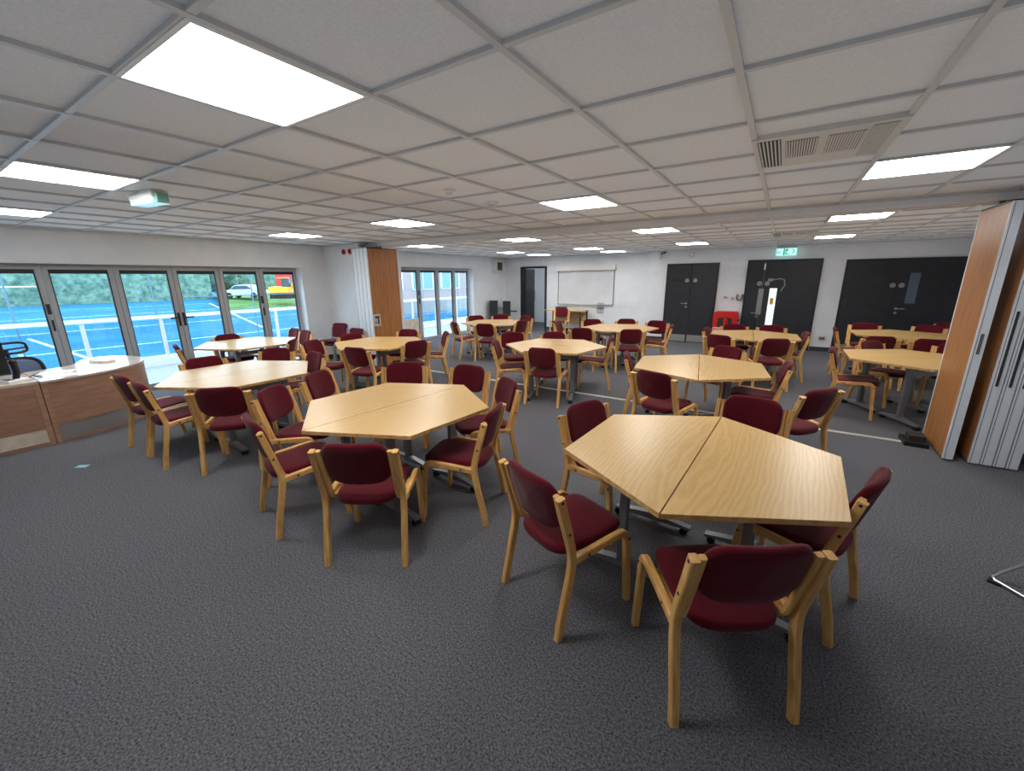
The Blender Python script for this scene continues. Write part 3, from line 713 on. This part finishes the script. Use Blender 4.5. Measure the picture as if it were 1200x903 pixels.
# small desk at the back
t = thing('desk', 'small beech desk with dark legs below the whiteboard', 'desk', (-5.68, 12.05, 0))
MB().prism([(-.66, -.3), (.62, -.3), (.62, .3), (-.66, .3)], .705, .73, 0, 1, bev=.002).build('tabletop', ['edge', 'top'], t)
for x in (-.62, .58):
    for y in (-.26, .26): MB().box(x-.02, x+.02, y-.02, y+.02, 0, .705).build('leg', 'gasket', t)
MB().box(-.6, .56, .25, .27, .3, .66).build('modesty_panel', 'edge', t)
t = thing('equipment_box', 'black equipment box lying on the small back desk', 'box', (-5.85, 12.0, .73))
MB().prism(rrect(.16, 0, .1, .02), -.1, .1, M=RX).build('body', 'black', t); MB().box(-.14, .14, -.104, -.1, .03, .07).build('front_panel', 'slot', t)
for i, (x, y, h, l) in enumerate(((-8.08, 11.42, 1.0, 'black upright speaker cabinet in far left corner, left and taller of two'), (-7.92, 11.95, .96, 'black upright speaker cabinet in far left corner, right of two'))):
    t = thing('speaker', l, 'speaker', (x, y, 0), math.radians(35), 'black speakers')
    MB().box(-.13, .13, -.15, .15, .03, h).build('cabinet', 'black', t)
    MB().box(-.115, .115, -.156, -.15, .1, h-.04).build('grille', 'gasket', t)
    MB().box(-.12, .12, -.13, .13, 0, .03).build('base', 'rubber', t)
    if i: MB().cyl((.13, -.05, .62), (.36, -.05, .62), .02).build('bracket', 'black', t)

# ------------------------------------------------------------------ reception desk
t = thing('ceiling_light', 'unseen round light added to brighten the corridor beyond the open doorway', 'ceiling light', (-7.2, 13.6, 2.5))  # added out of view, only to brighten the corridor
MB().cyl((0, 0, 0), (0, 0, -.05), .17, n=20).build('diffuser', 'panel', t)
# straight unit
t = thing('reception_desk', 'straight beech reception desk unit at the left edge with cream kick board', 'reception desk', (-6.812, .1, 0), 0, 'reception desk units')
MB().box(-.38, .36, -.75, .699, .675, .7).build('desktop', 'desktop', t)
MB().box(.34, .36, -.75, .655, .18, .675).build('front_panel', 'desk', t)
MB().box(.33, .366, .655, .699, 0, .675).build('end_post', 'edgepost', t)
MB().box(.30, .33, .69, .7065, 0, .675).build('gap_light_stop', 'slot', t)  # dark backing added behind the gap so no light shows through
MB().box(.34, .352, -.62, .655, .035, .18).build('kick_board', 'kickpale', t)
MB().box(.335, .36, -.75, .655, 0, .035).build('plinth', 'desk', t)
MB().box(.33, .375, -.67, -.62, 0, .2).build('end_post', 'desk', t)
MB().box(-.36, .33, -.75, -.72, 0, .675).build('side_panel', 'desk', t)
# curved unit
t = thing('reception_desk', 'curved beech reception desk unit with pale top and grey kick plate', 'reception desk', (0, 0, 0), 0, 'reception desk units')
front = spline([(-6.45, .806), (-6.49, 1.08), (-6.6, 1.38), (-6.8, 1.66), (-7.06, 1.83), (-7.35, 1.9), (-7.62, 1.86)], 5)
topo = [(x+.03, y) for x, y in front]
back = spline([(-7.85, 1.74), (-7.9, 1.55), (-7.75, 1.38), (-7.45, 1.25), (-7.3, 1.05), (-7.28, .806)], 5)
MB().prism(topo+back, .675, .7, bev=.004).build('desktop', 'desktop', t)
def ribbon(path, z0, z1, th):
    m = MB(); n = len(path); vs = []
    for i, (x, y) in enumerate(path):
        a = path[max(i-1, 0)]; b = path[min(i+1, n-1)]; dx, dy = b[0]-a[0], b[1]-a[1]; l = math.hypot(dx, dy); nx, ny = -dy/l*th, dx/l*th
        vs += [(x, y, z0), (x, y, z1), (x+nx, y+ny, z1), (x+nx, y+ny, z0)]
    fs = []
    for i in range(n-1):
        for k in range(4): fs.append((i*4+k, (i+1)*4+k, (i+1)*4+(k+1) % 4, i*4+(k+1) % 4))
    m.add(vs, fs, 0, False); m.add(vs, [(0, 1, 2, 3), tuple(range(4*n-4, 4*n))[::-1]])
    return m
ribbon(front, .2, .675, .02).build('front_panel', 'desk', t)
fr2 = [(x-.01, y-.004) for x, y in front]
ribbon(fr2, .03, .2, .012).build('kick_plate', 'plate', t)
ribbon(front, 0, .03, .02).build('plinth', 'desk', t)
ribbon([(-6.445, .806), (-6.4465, .845)], .0, .674, .03).build('end_post', 'edgepost', t)

# things on and behind the desk
t = thing('monitor', 'black computer monitor seen edge-on at the left end of reception desk', 'monitor', (-6.84, .585, .7), math.radians(10))
MB().box(-.02, .02, -.52, .09, .06, .40).build('display', 'black', t); MB().box(-.012, -.02+.036, -.16, -.1, .01, .2).build('stand', 'black', t)
MB().prism([(-.1, -.25), (.08, -.25), (.08, -.03), (-.1, -.03)], 0, .015, bev=.003).build('base', 'black', t)
t = thing('desk_phone', 'black desk telephone on a white base beside the monitor', 'telephone', (-6.63, .67, .7), math.radians(20))
MB().prism([(-.08, -.09), (.08, -.09), (.08, .09), (-.08, .09)], 0, .03, bev=.01).build('base', 'white', t)
MB().tube([(-.02, .02, .03), (.0, .03, .1), (-.02, .035, .2)], .028, n=8).sphere((-.02, .035, .2), .034).build('handset', 'black', t)
MB().box(-.05, .04, -.07, -.02, .03, .034).build('keypad', 'gasket', t)
t = thing('cable', 'thin black cable curling across the reception desk top', 'cable', (-6.75, .78, .7))
MB().tube(spline([(.0, .0, .007), (.03, .02, .03), (.07, .03, .04), (.11, .05, .02), (.1, .08, .007), (-.02, .09, .007), (-.14, .05, .007), (-.3, .12, .007)], 5), .004, n=6).build('lead', 'black', t)
for x, y, a, l in ((-6.64, .98, 12, 'loose white paper sheet on reception desk beside the telephone'), (-6.95, 1.02, -20, 'loose white paper sheet further back on the reception desk')):
    tag(MB().box(-.105, .105, -.148, .148, 0, .0015).build('paper_sheet', 'white', None, (x, y, .7005), math.radians(a)), l, 'paper', 'loose papers on the reception desk')
t = thing('tape_roll', 'low rounded beige tray on the curved desk top near the windows', 'tray', (-7.32, 1.5, .7), .4)
t.name = 'tray'; MB().prism([(.16*sup(math.cos(a), 3), .08*sup(math.sin(a), 3)) for a in [2*PI*k/24 for k in range(24)]], 0, .018, bev=.004).build('body', 'kickpale', t)
MB().tube([(.15*sup(math.cos(a), 3), .072*sup(math.sin(a), 3), .019) for a in [2*PI*k/24 for k in range(24)]], .005, n=6, closed=True).build('rim', 'edge', t)
t = thing('office_chair', 'black mesh office chair with headrest behind the reception desk', 'office chair', (-7.2, .86, 0), math.radians(-68))
ol = [(.24*sup(math.cos(a), 4), .22*sup(math.sin(a), 4)) for a in [2*PI*k/36 for k in range(36)]]
pad(ol, .07, lambda u, v, h: (u, v, .45+h)).build('seat', 'black', t)
yb = lambda u, z: -.22-.12*(z-.45)+.06*(u/.24)**2
rim = [(u, yb(u, .63+v*1.0), .63+v) for u, v in [(.235*sup(math.cos(a), 4), .215*sup(math.sin(a), 4)) for a in [2*PI*k/36 for k in range(36)]]]
MB().tube(rim, .02, n=8, closed=True).build('back_frame', 'black', t)
m = MB(); m.add([Vector(p) for p in rim], [tuple(range(36))]); m.build('back_mesh', 'mesh', t)
rim = [(u, yb(u, .97+v)+.02, .97+v) for u, v in [(.16*sup(math.cos(a), 4), .06*sup(math.sin(a), 4)) for a in [2*PI*k/30 for k in range(30)]]]
MB().tube(rim, .014, n=8, closed=True).tube([(-.15, yb(.15, .97)+.02, .965), (0, yb(0, .97)+.01, .955), (.15, yb(.15, .97)+.02, .965)], .01).tube([(0, yb(0, .8)-.01, .8), (0, yb(0, .95), .95)], .018).build('headrest', 'black', t)
for sx in (-1, 1): MB().tube([(sx*.25, -.12, .45), (sx*.29, -.1, .52), (sx*.29, -.08, .64), (sx*.29, .12, .645)], .018).build('armrest', 'black', t)
MB().cyl((0, 0, .1), (0, 0, .42), .028).build('gas_lift', 'black', t)
for k in range(5):
    a = 2*PI*k/5; o = MB().tube([(0, 0, .11), (.27*math.cos(a), .27*math.sin(a), .065)], .02).build('base_arm', 'black', t)
    MB().cyl((.27*math.cos(a)-.02, .27*math.sin(a), .027), (.27*math.cos(a)+.02, .27*math.sin(a), .027), .027).build('caster', 'rubber', o)
tag(MB().box(-.05, .05, -.027, .027, 0, .003).build('card', 'card', None, (-5.41, .78, .0005), math.radians(35)), 'small pale blue card lying on the carpet near the reception desk', 'card')

# ------------------------------------------------------------------ outside
PZ = -1.0
struct('balcony_deck', MB().box(-11.15, -8.58, -6, 20, -.3, -.03), 'deck')
struct('trim_balcony_kerb', MB().box(-11.15, -10.95, -6, 20, -.03, .16), 'white')
struct('ground', MB().box(-170, -11.15, -60, 150, PZ-.1, PZ), 'pitch')
t = thing('balustrade', 'glass balcony balustrade with white handrail outside the windows', 'balustrade', (-11, 4, 0))
MB().box(-.045, .045, -9.5, 15, .955, 1.02).build('handrail', 'white', t)
for k in range(21):
    y = -9.1+1.2*k
    MB().box(-.03, .03, y-.03, y+.03, .16, .955).build('post', 'offwhite', t)
    if k < 20: MB().box(-.006, .006, y+.03, y+1.17, .2, .93).build('glass_panel', 'glass2', t)
def pline(x0, y0, x1, y1, wd=.12):
    d = Vector((x1-x0, y1-y0, 0)); n = Vector((-d.y, d.x, 0)).normalized()*wd/2
    return [(x0+n.x, y0+n.y, PZ+.004), (x0-n.x, y0-n.y, PZ+.004), (x1-n.x, y1-n.y, PZ+.004), (x1+n.x, y1+n.y, PZ+.004)]
m = MB()
for a in ((-16, -8, -16, 60), (-24, -20, -24, 80), (-34, -20, -34, 80), (-48, -30, -48, 90), (-62, -30, -62, 90), (-24.6, 2.8, -22.6, 2.8), (-31.4, 4.0, -21.0, 4.0), (-24, 12, -62, 24)):
    m.add(pline(*a, wd=.14), [(0, 1, 2, 3)])
struct('ground_markings', m, 'line')
gv = [(-46.4, 18.8, PZ+.01), (-38, 36, PZ+.01), (-34, 60, PZ+.01), (-53, 21.4, -.15), (-46, 40, -.15), (-42, 64, -.15), (-90, 36, -.15), (-80, 75, -.15)]
struct('ground_grass', MB().add(gv, [(0, 3, 4, 1), (1, 4, 5, 2), (3, 6, 7, 5, 4)]), 'grass')
# mesh ball fence beyond the balcony
t = thing('mesh_fence', 'tall white wire mesh fence between the balcony and the blue pitch', 'fence', (-13.5, 0, PZ))
for k in range(9): MB().cyl((0, -3.2+k*2.4, 0), (0, -3.2+k*2.4, 3.4), .018, n=8).build('post', 'wire', t)
m = MB()
for k in range(80):
    y = -3.2+k*.1
    m.box(-.002, .002, y-.0015, y+.0015, .1, 3.3)
for k in range(22):
    z = .1+k*.15; m.box(-.002, .002, -3.2, 4.8, z-.002, z+.002)
m.build('wire_mesh', 'wire', t)
m = MB()
for z in (.1, 1.3, 2.3, 3.3): m.box(-.012, .012, 4.8, 16, z-.012, z+.012)
m.build('rail', 'wire', t)
# hedges, trees
def blob(c, r, sc, seed, amp=.18, n=26, m_=16):
    rnd = random.Random(seed); ph = [(rnd.uniform(1, 5), rnd.uniform(1, 5), rnd.uniform(0, 6)) for _ in range(6)]
    b = MB(); b.sphere((0, 0, 0), 1, n, m_)
    for i, v in enumerate(b.v):
        k = 1+amp*sum(math.sin(v.x*p[0]*2+p[2])*math.sin(v.y*p[1]*2+v.z*p[0]*2+p[2]) for p in ph)/2
        b.v[i] = Vector((c[0]+v.x*r*sc[0]*k, c[1]+v.y*r*sc[1]*k, c[2]+v.z*r*sc[2]*k))
    return b
def hedge(x, y, ln, h, label, seed):
    t = thing('hedge', label, 'hedge', (x, y, PZ), 0, 'tall hedges beyond the pitch')
    b = MB(); n = 40; rnd = random.Random(seed)
    prof = [(1.6, 0), (1.9, h*.5), (1.5, h*.93), (0, h), (-1.5, h)]
    vs = []
    for i in range(n+1):
        yy = -ln/2+ln*i/n
        for px, pz in prof: vs.append((px+rnd.uniform(-.35, .35), yy+rnd.uniform(-.2, .2), pz*(1+rnd.uniform(-.05, .05))))
    k = len(prof)
    b.add(vs, [(i*k+j, (i+1)*k+j, (i+1)*k+j+1, i*k+j+1) for i in range(n) for j in range(k-1)], 0, True)
    b.build('foliage', 'hedge', t)
hedge(-78, 12, 36, 8, 'tall green hedge beyond the blue pitch behind the goal', 1)
hedge(-84, 46, 26, 5, 'hedge behind the parked car on the far side of the pitch', 2)
def tree(x, y, h, r, label, seed):
    t = thing('tree', label, 'tree', (x, y, PZ), 0, 'trees beyond the pitch')
    MB().cyl((0, 0, 0), (0, 0, h*.5), .3, .2).build('trunk', 'bark', t)
    b = blob((0, 0, h*.62), r, (1, 1, 1.1), seed, .22)
    for k in range(4):
        a = k*1.7; b2 = blob((r*.6*math.cos(a), r*.6*math.sin(a), h*.55+.8*math.sin(k*2.3)), r*.6, (1, 1, .9), seed+k, .22, 16, 10); b.add(b2.v, b2.f, 0, True)
    b.build('crown', 'tree', t)
tree(-80, 33, 9, 4, 'pale green tree seen through the window right of the handles', 11)
tree(-88, 39, 10, 4.5, 'pale green tree behind the parked car, left of two', 12)
tree(-92, 48, 10, 4.5, 'pale green tree behind the yellow digger', 13)
tree(-60, 62, 8, 3.5, 'tree at the far side of the pitch, beyond the last window', 14)
# goal
t = thing('goal', 'white goal frame standing on the blue pitch at far left', 'goal', (-74, 10, PZ))
MB().cyl((0, -2.6, 0), (0, -2.6, 2.3), .07).cyl((0, 2.1, 0), (0, 2.1, 2.3), .07).cyl((0, -2.6, 2.3), (0, 2.1, 2.3), .07).build('frame', 'white', t)
MB().tube([(0, -2.6, 2.3), (-1.2, -2.6, 1.9), (-1.8, -2.6, 0), (-1.8, 2.1, 0), (-1.2, 2.1, 1.9), (0, 2.1, 2.3)], .04).build('net_support', 'wire', t)
# parked cars
def car(x, y, rz, label):
    t = thing('car', label, 'car', (x, y, -.15), rz)
    body = spline([(-2.2, .45), (-2.15, .8), (-1.9, .9), (-1.2, .98), (-.6, 1.42), (.7, 1.45), (1.4, 1.02), (2.05, .85), (2.2, .6), (2.15, .3)], 4)
    MB().prism([(x_, z_) for x_, z_ in body]+[(-2.15, .3)], -.85, .85, M=RX).build('body', 'car', t)
    MB().prism([(-1.15, .98), (-.58, 1.36), (.68, 1.39), (1.25, 1.02)], -.87, .87, M=RX).build('windows', 'carglass', t)
    for sx in (-1.35, 1.35):
        for sy in (-.8, .8): MB().cyl((sx, sy-.1, .32), (sx, sy+.1, .32), .32, n=18).build('wheel', 'rubber', t)
car(-51.2, 23.6, math.radians(34), 'silver car parked on the grass beyond the blue pitch')
# digger and red container
t = thing('digger', 'yellow digger standing beyond the pitch, seen through the last window', 'digger', (-45.6, 24.9, -.15), math.radians(32)); t.scale = (.72, .72, .8)
MB().box(-1.6, 1.6, -1.1, -.6, 0, .7).box(-1.6, 1.6, .6, 1.1, 0, .7).build('track', 'rubber', t)
MB().prism([(-1.7, .8), (1.1, .8), (1.1, 1.5), (-1.2, 1.6), (-1.7, 1.5)], -1, 1, M=RX).build('body', 'yellow', t)
MB().prism([(-.2, 1.5), (1.0, 1.5), (.9, 2.7), (-.1, 2.7)], -.9, .1, M=RX).build('cab', 'carglass', t)
MB().box(-.25, 1.05, -.95, .15, 2.65, 2.78).build('cab_roof', 'yellow', t)
MB().tube([(1.0, .4, 1.4), (2.2, .4, 3.3), (3.4, .4, 3.0)], .2).tube([(3.4, .4, 3.0), (3.9, .4, 1.2)], .16).build('boom', 'yellow', t)
MB().prism([(3.5, .3), (4.2, .5), (4.1, 1.3), (3.7, 1.2)], -.8, .0, M=RX).build('bucket', 'yellow', t)
t = thing('container', 'red site container behind the yellow digger', 'container', (-60, 34.6, -.15), math.radians(32)); t.scale = (.7, 1, .85)
MB().box(-3, 3, -1.2, 1.2, 0, 4.2).build('shell', 'redcab', t); MB().box(-3.05, 3.05, -1.25, 1.25, 4.15, 4.3).build('roof', 'redcab', t)
# brick building seen through the far glazed doors
t = thing('brick_building', 'pale brick building with white windows outside the far glazed doors', 'building', (-25, 24, PZ))
MB().box(-2, 0, -4.5, 18, 0, 9).build('wall', 'brick', t)
for k in range(6):
    f = MB().box(0, .08, -3.4+k*3.4, -3.4+k*3.4+2.4, 1.9, 3.9).build('window', 'white', t)
    MB().box(.08, .1, -3.3+k*3.4, -3.3+k*3.4+1.05, 2.0, 3.8).box(.08, .1, -2.15+k*3.4, -2.15+k*3.4+1.05, 2.0, 3.8).build('pane', 'aqua', f)

# ------------------------------------------------------------------ daylight and camera
W = bpy.data.worlds.new('world'); S.world = W; W.use_nodes = True
nt = W.node_tree; bg = nt.nodes['Background']
tc = nt.nodes.new('ShaderNodeTexCoord'); sx = nt.nodes.new('ShaderNodeSeparateXYZ'); cr = nt.nodes.new('ShaderNodeValToRGB')
cr.color_ramp.elements[0].position = .0; cr.color_ramp.elements[0].color = (.66, .84, 1, 1)
cr.color_ramp.elements[1].position = .6; cr.color_ramp.elements[1].color = (.7, .86, 1, 1)
nt.links.new(tc.outputs['Generated'], sx.inputs[0]); nt.links.new(sx.outputs['Z'], cr.inputs[0]); nt.links.new(cr.outputs[0], bg.inputs[0])
bg.inputs[1].default_value = 4.0
# added ceiling fill: broad upward area lights with no fittings in the room
def add_ceiling_fill(name, x, y, sx_, sy_, watts, col):
    l = bpy.data.lights.new(name, 'AREA'); l.shape = 'RECTANGLE'; l.size = sx_; l.size_y = sy_; l.energy = watts; l.color = col
    o = bpy.data.objects.new(name, l); C.objects.link(o); o.location = (x, y, 1.95); o.rotation_euler = (PI, 0, 0)
add_ceiling_fill('ceiling_fill', -5.6, 1.4, 5, 7.6, 12, (.86, .95, 1))
add_ceiling_fill('ceiling_fill', .2, 1.4, 6, 7.6, 20, (.96, .985, 1))
add_ceiling_fill('ceiling_fill', -2.5, 8.9, 11, 6, 27, (.98, .99, .985))

cd = bpy.data.cameras.new('camera'); cam = bpy.data.objects.new('camera', cd); C.objects.link(cam); S.camera = cam
cd.sensor_width = 36; cd.sensor_fit = 'HORIZONTAL'; cd.lens = 478.1/1200*36; cd.clip_start = .05; cd.clip_end = 400
yaw, pitch, roll = -.5739, -.2554, -.0089
f = Vector((math.sin(yaw)*math.cos(pitch), math.cos(yaw)*math.cos(pitch), math.sin(pitch)))
r0 = Vector((math.cos(yaw), -math.sin(yaw), 0)); u0 = r0.cross(f)
r = r0*math.cos(roll)+u0*math.sin(roll); u = -r0*math.sin(roll)+u0*math.cos(roll)
R = Matrix((r, u, -f)).transposed().to_4x4(); R.translation = (0, 0, 1.7); cam.matrix_world = R

S.view_settings.view_transform = 'Standard'
S.view_settings.look = 'None'
S.view_settings.exposure = .4
S.cycles.max_bounces = 10; S.cycles.diffuse_bounces = 6; S.cycles.transparent_max_bounces = 16
S.cycles.sample_clamp_indirect = 6
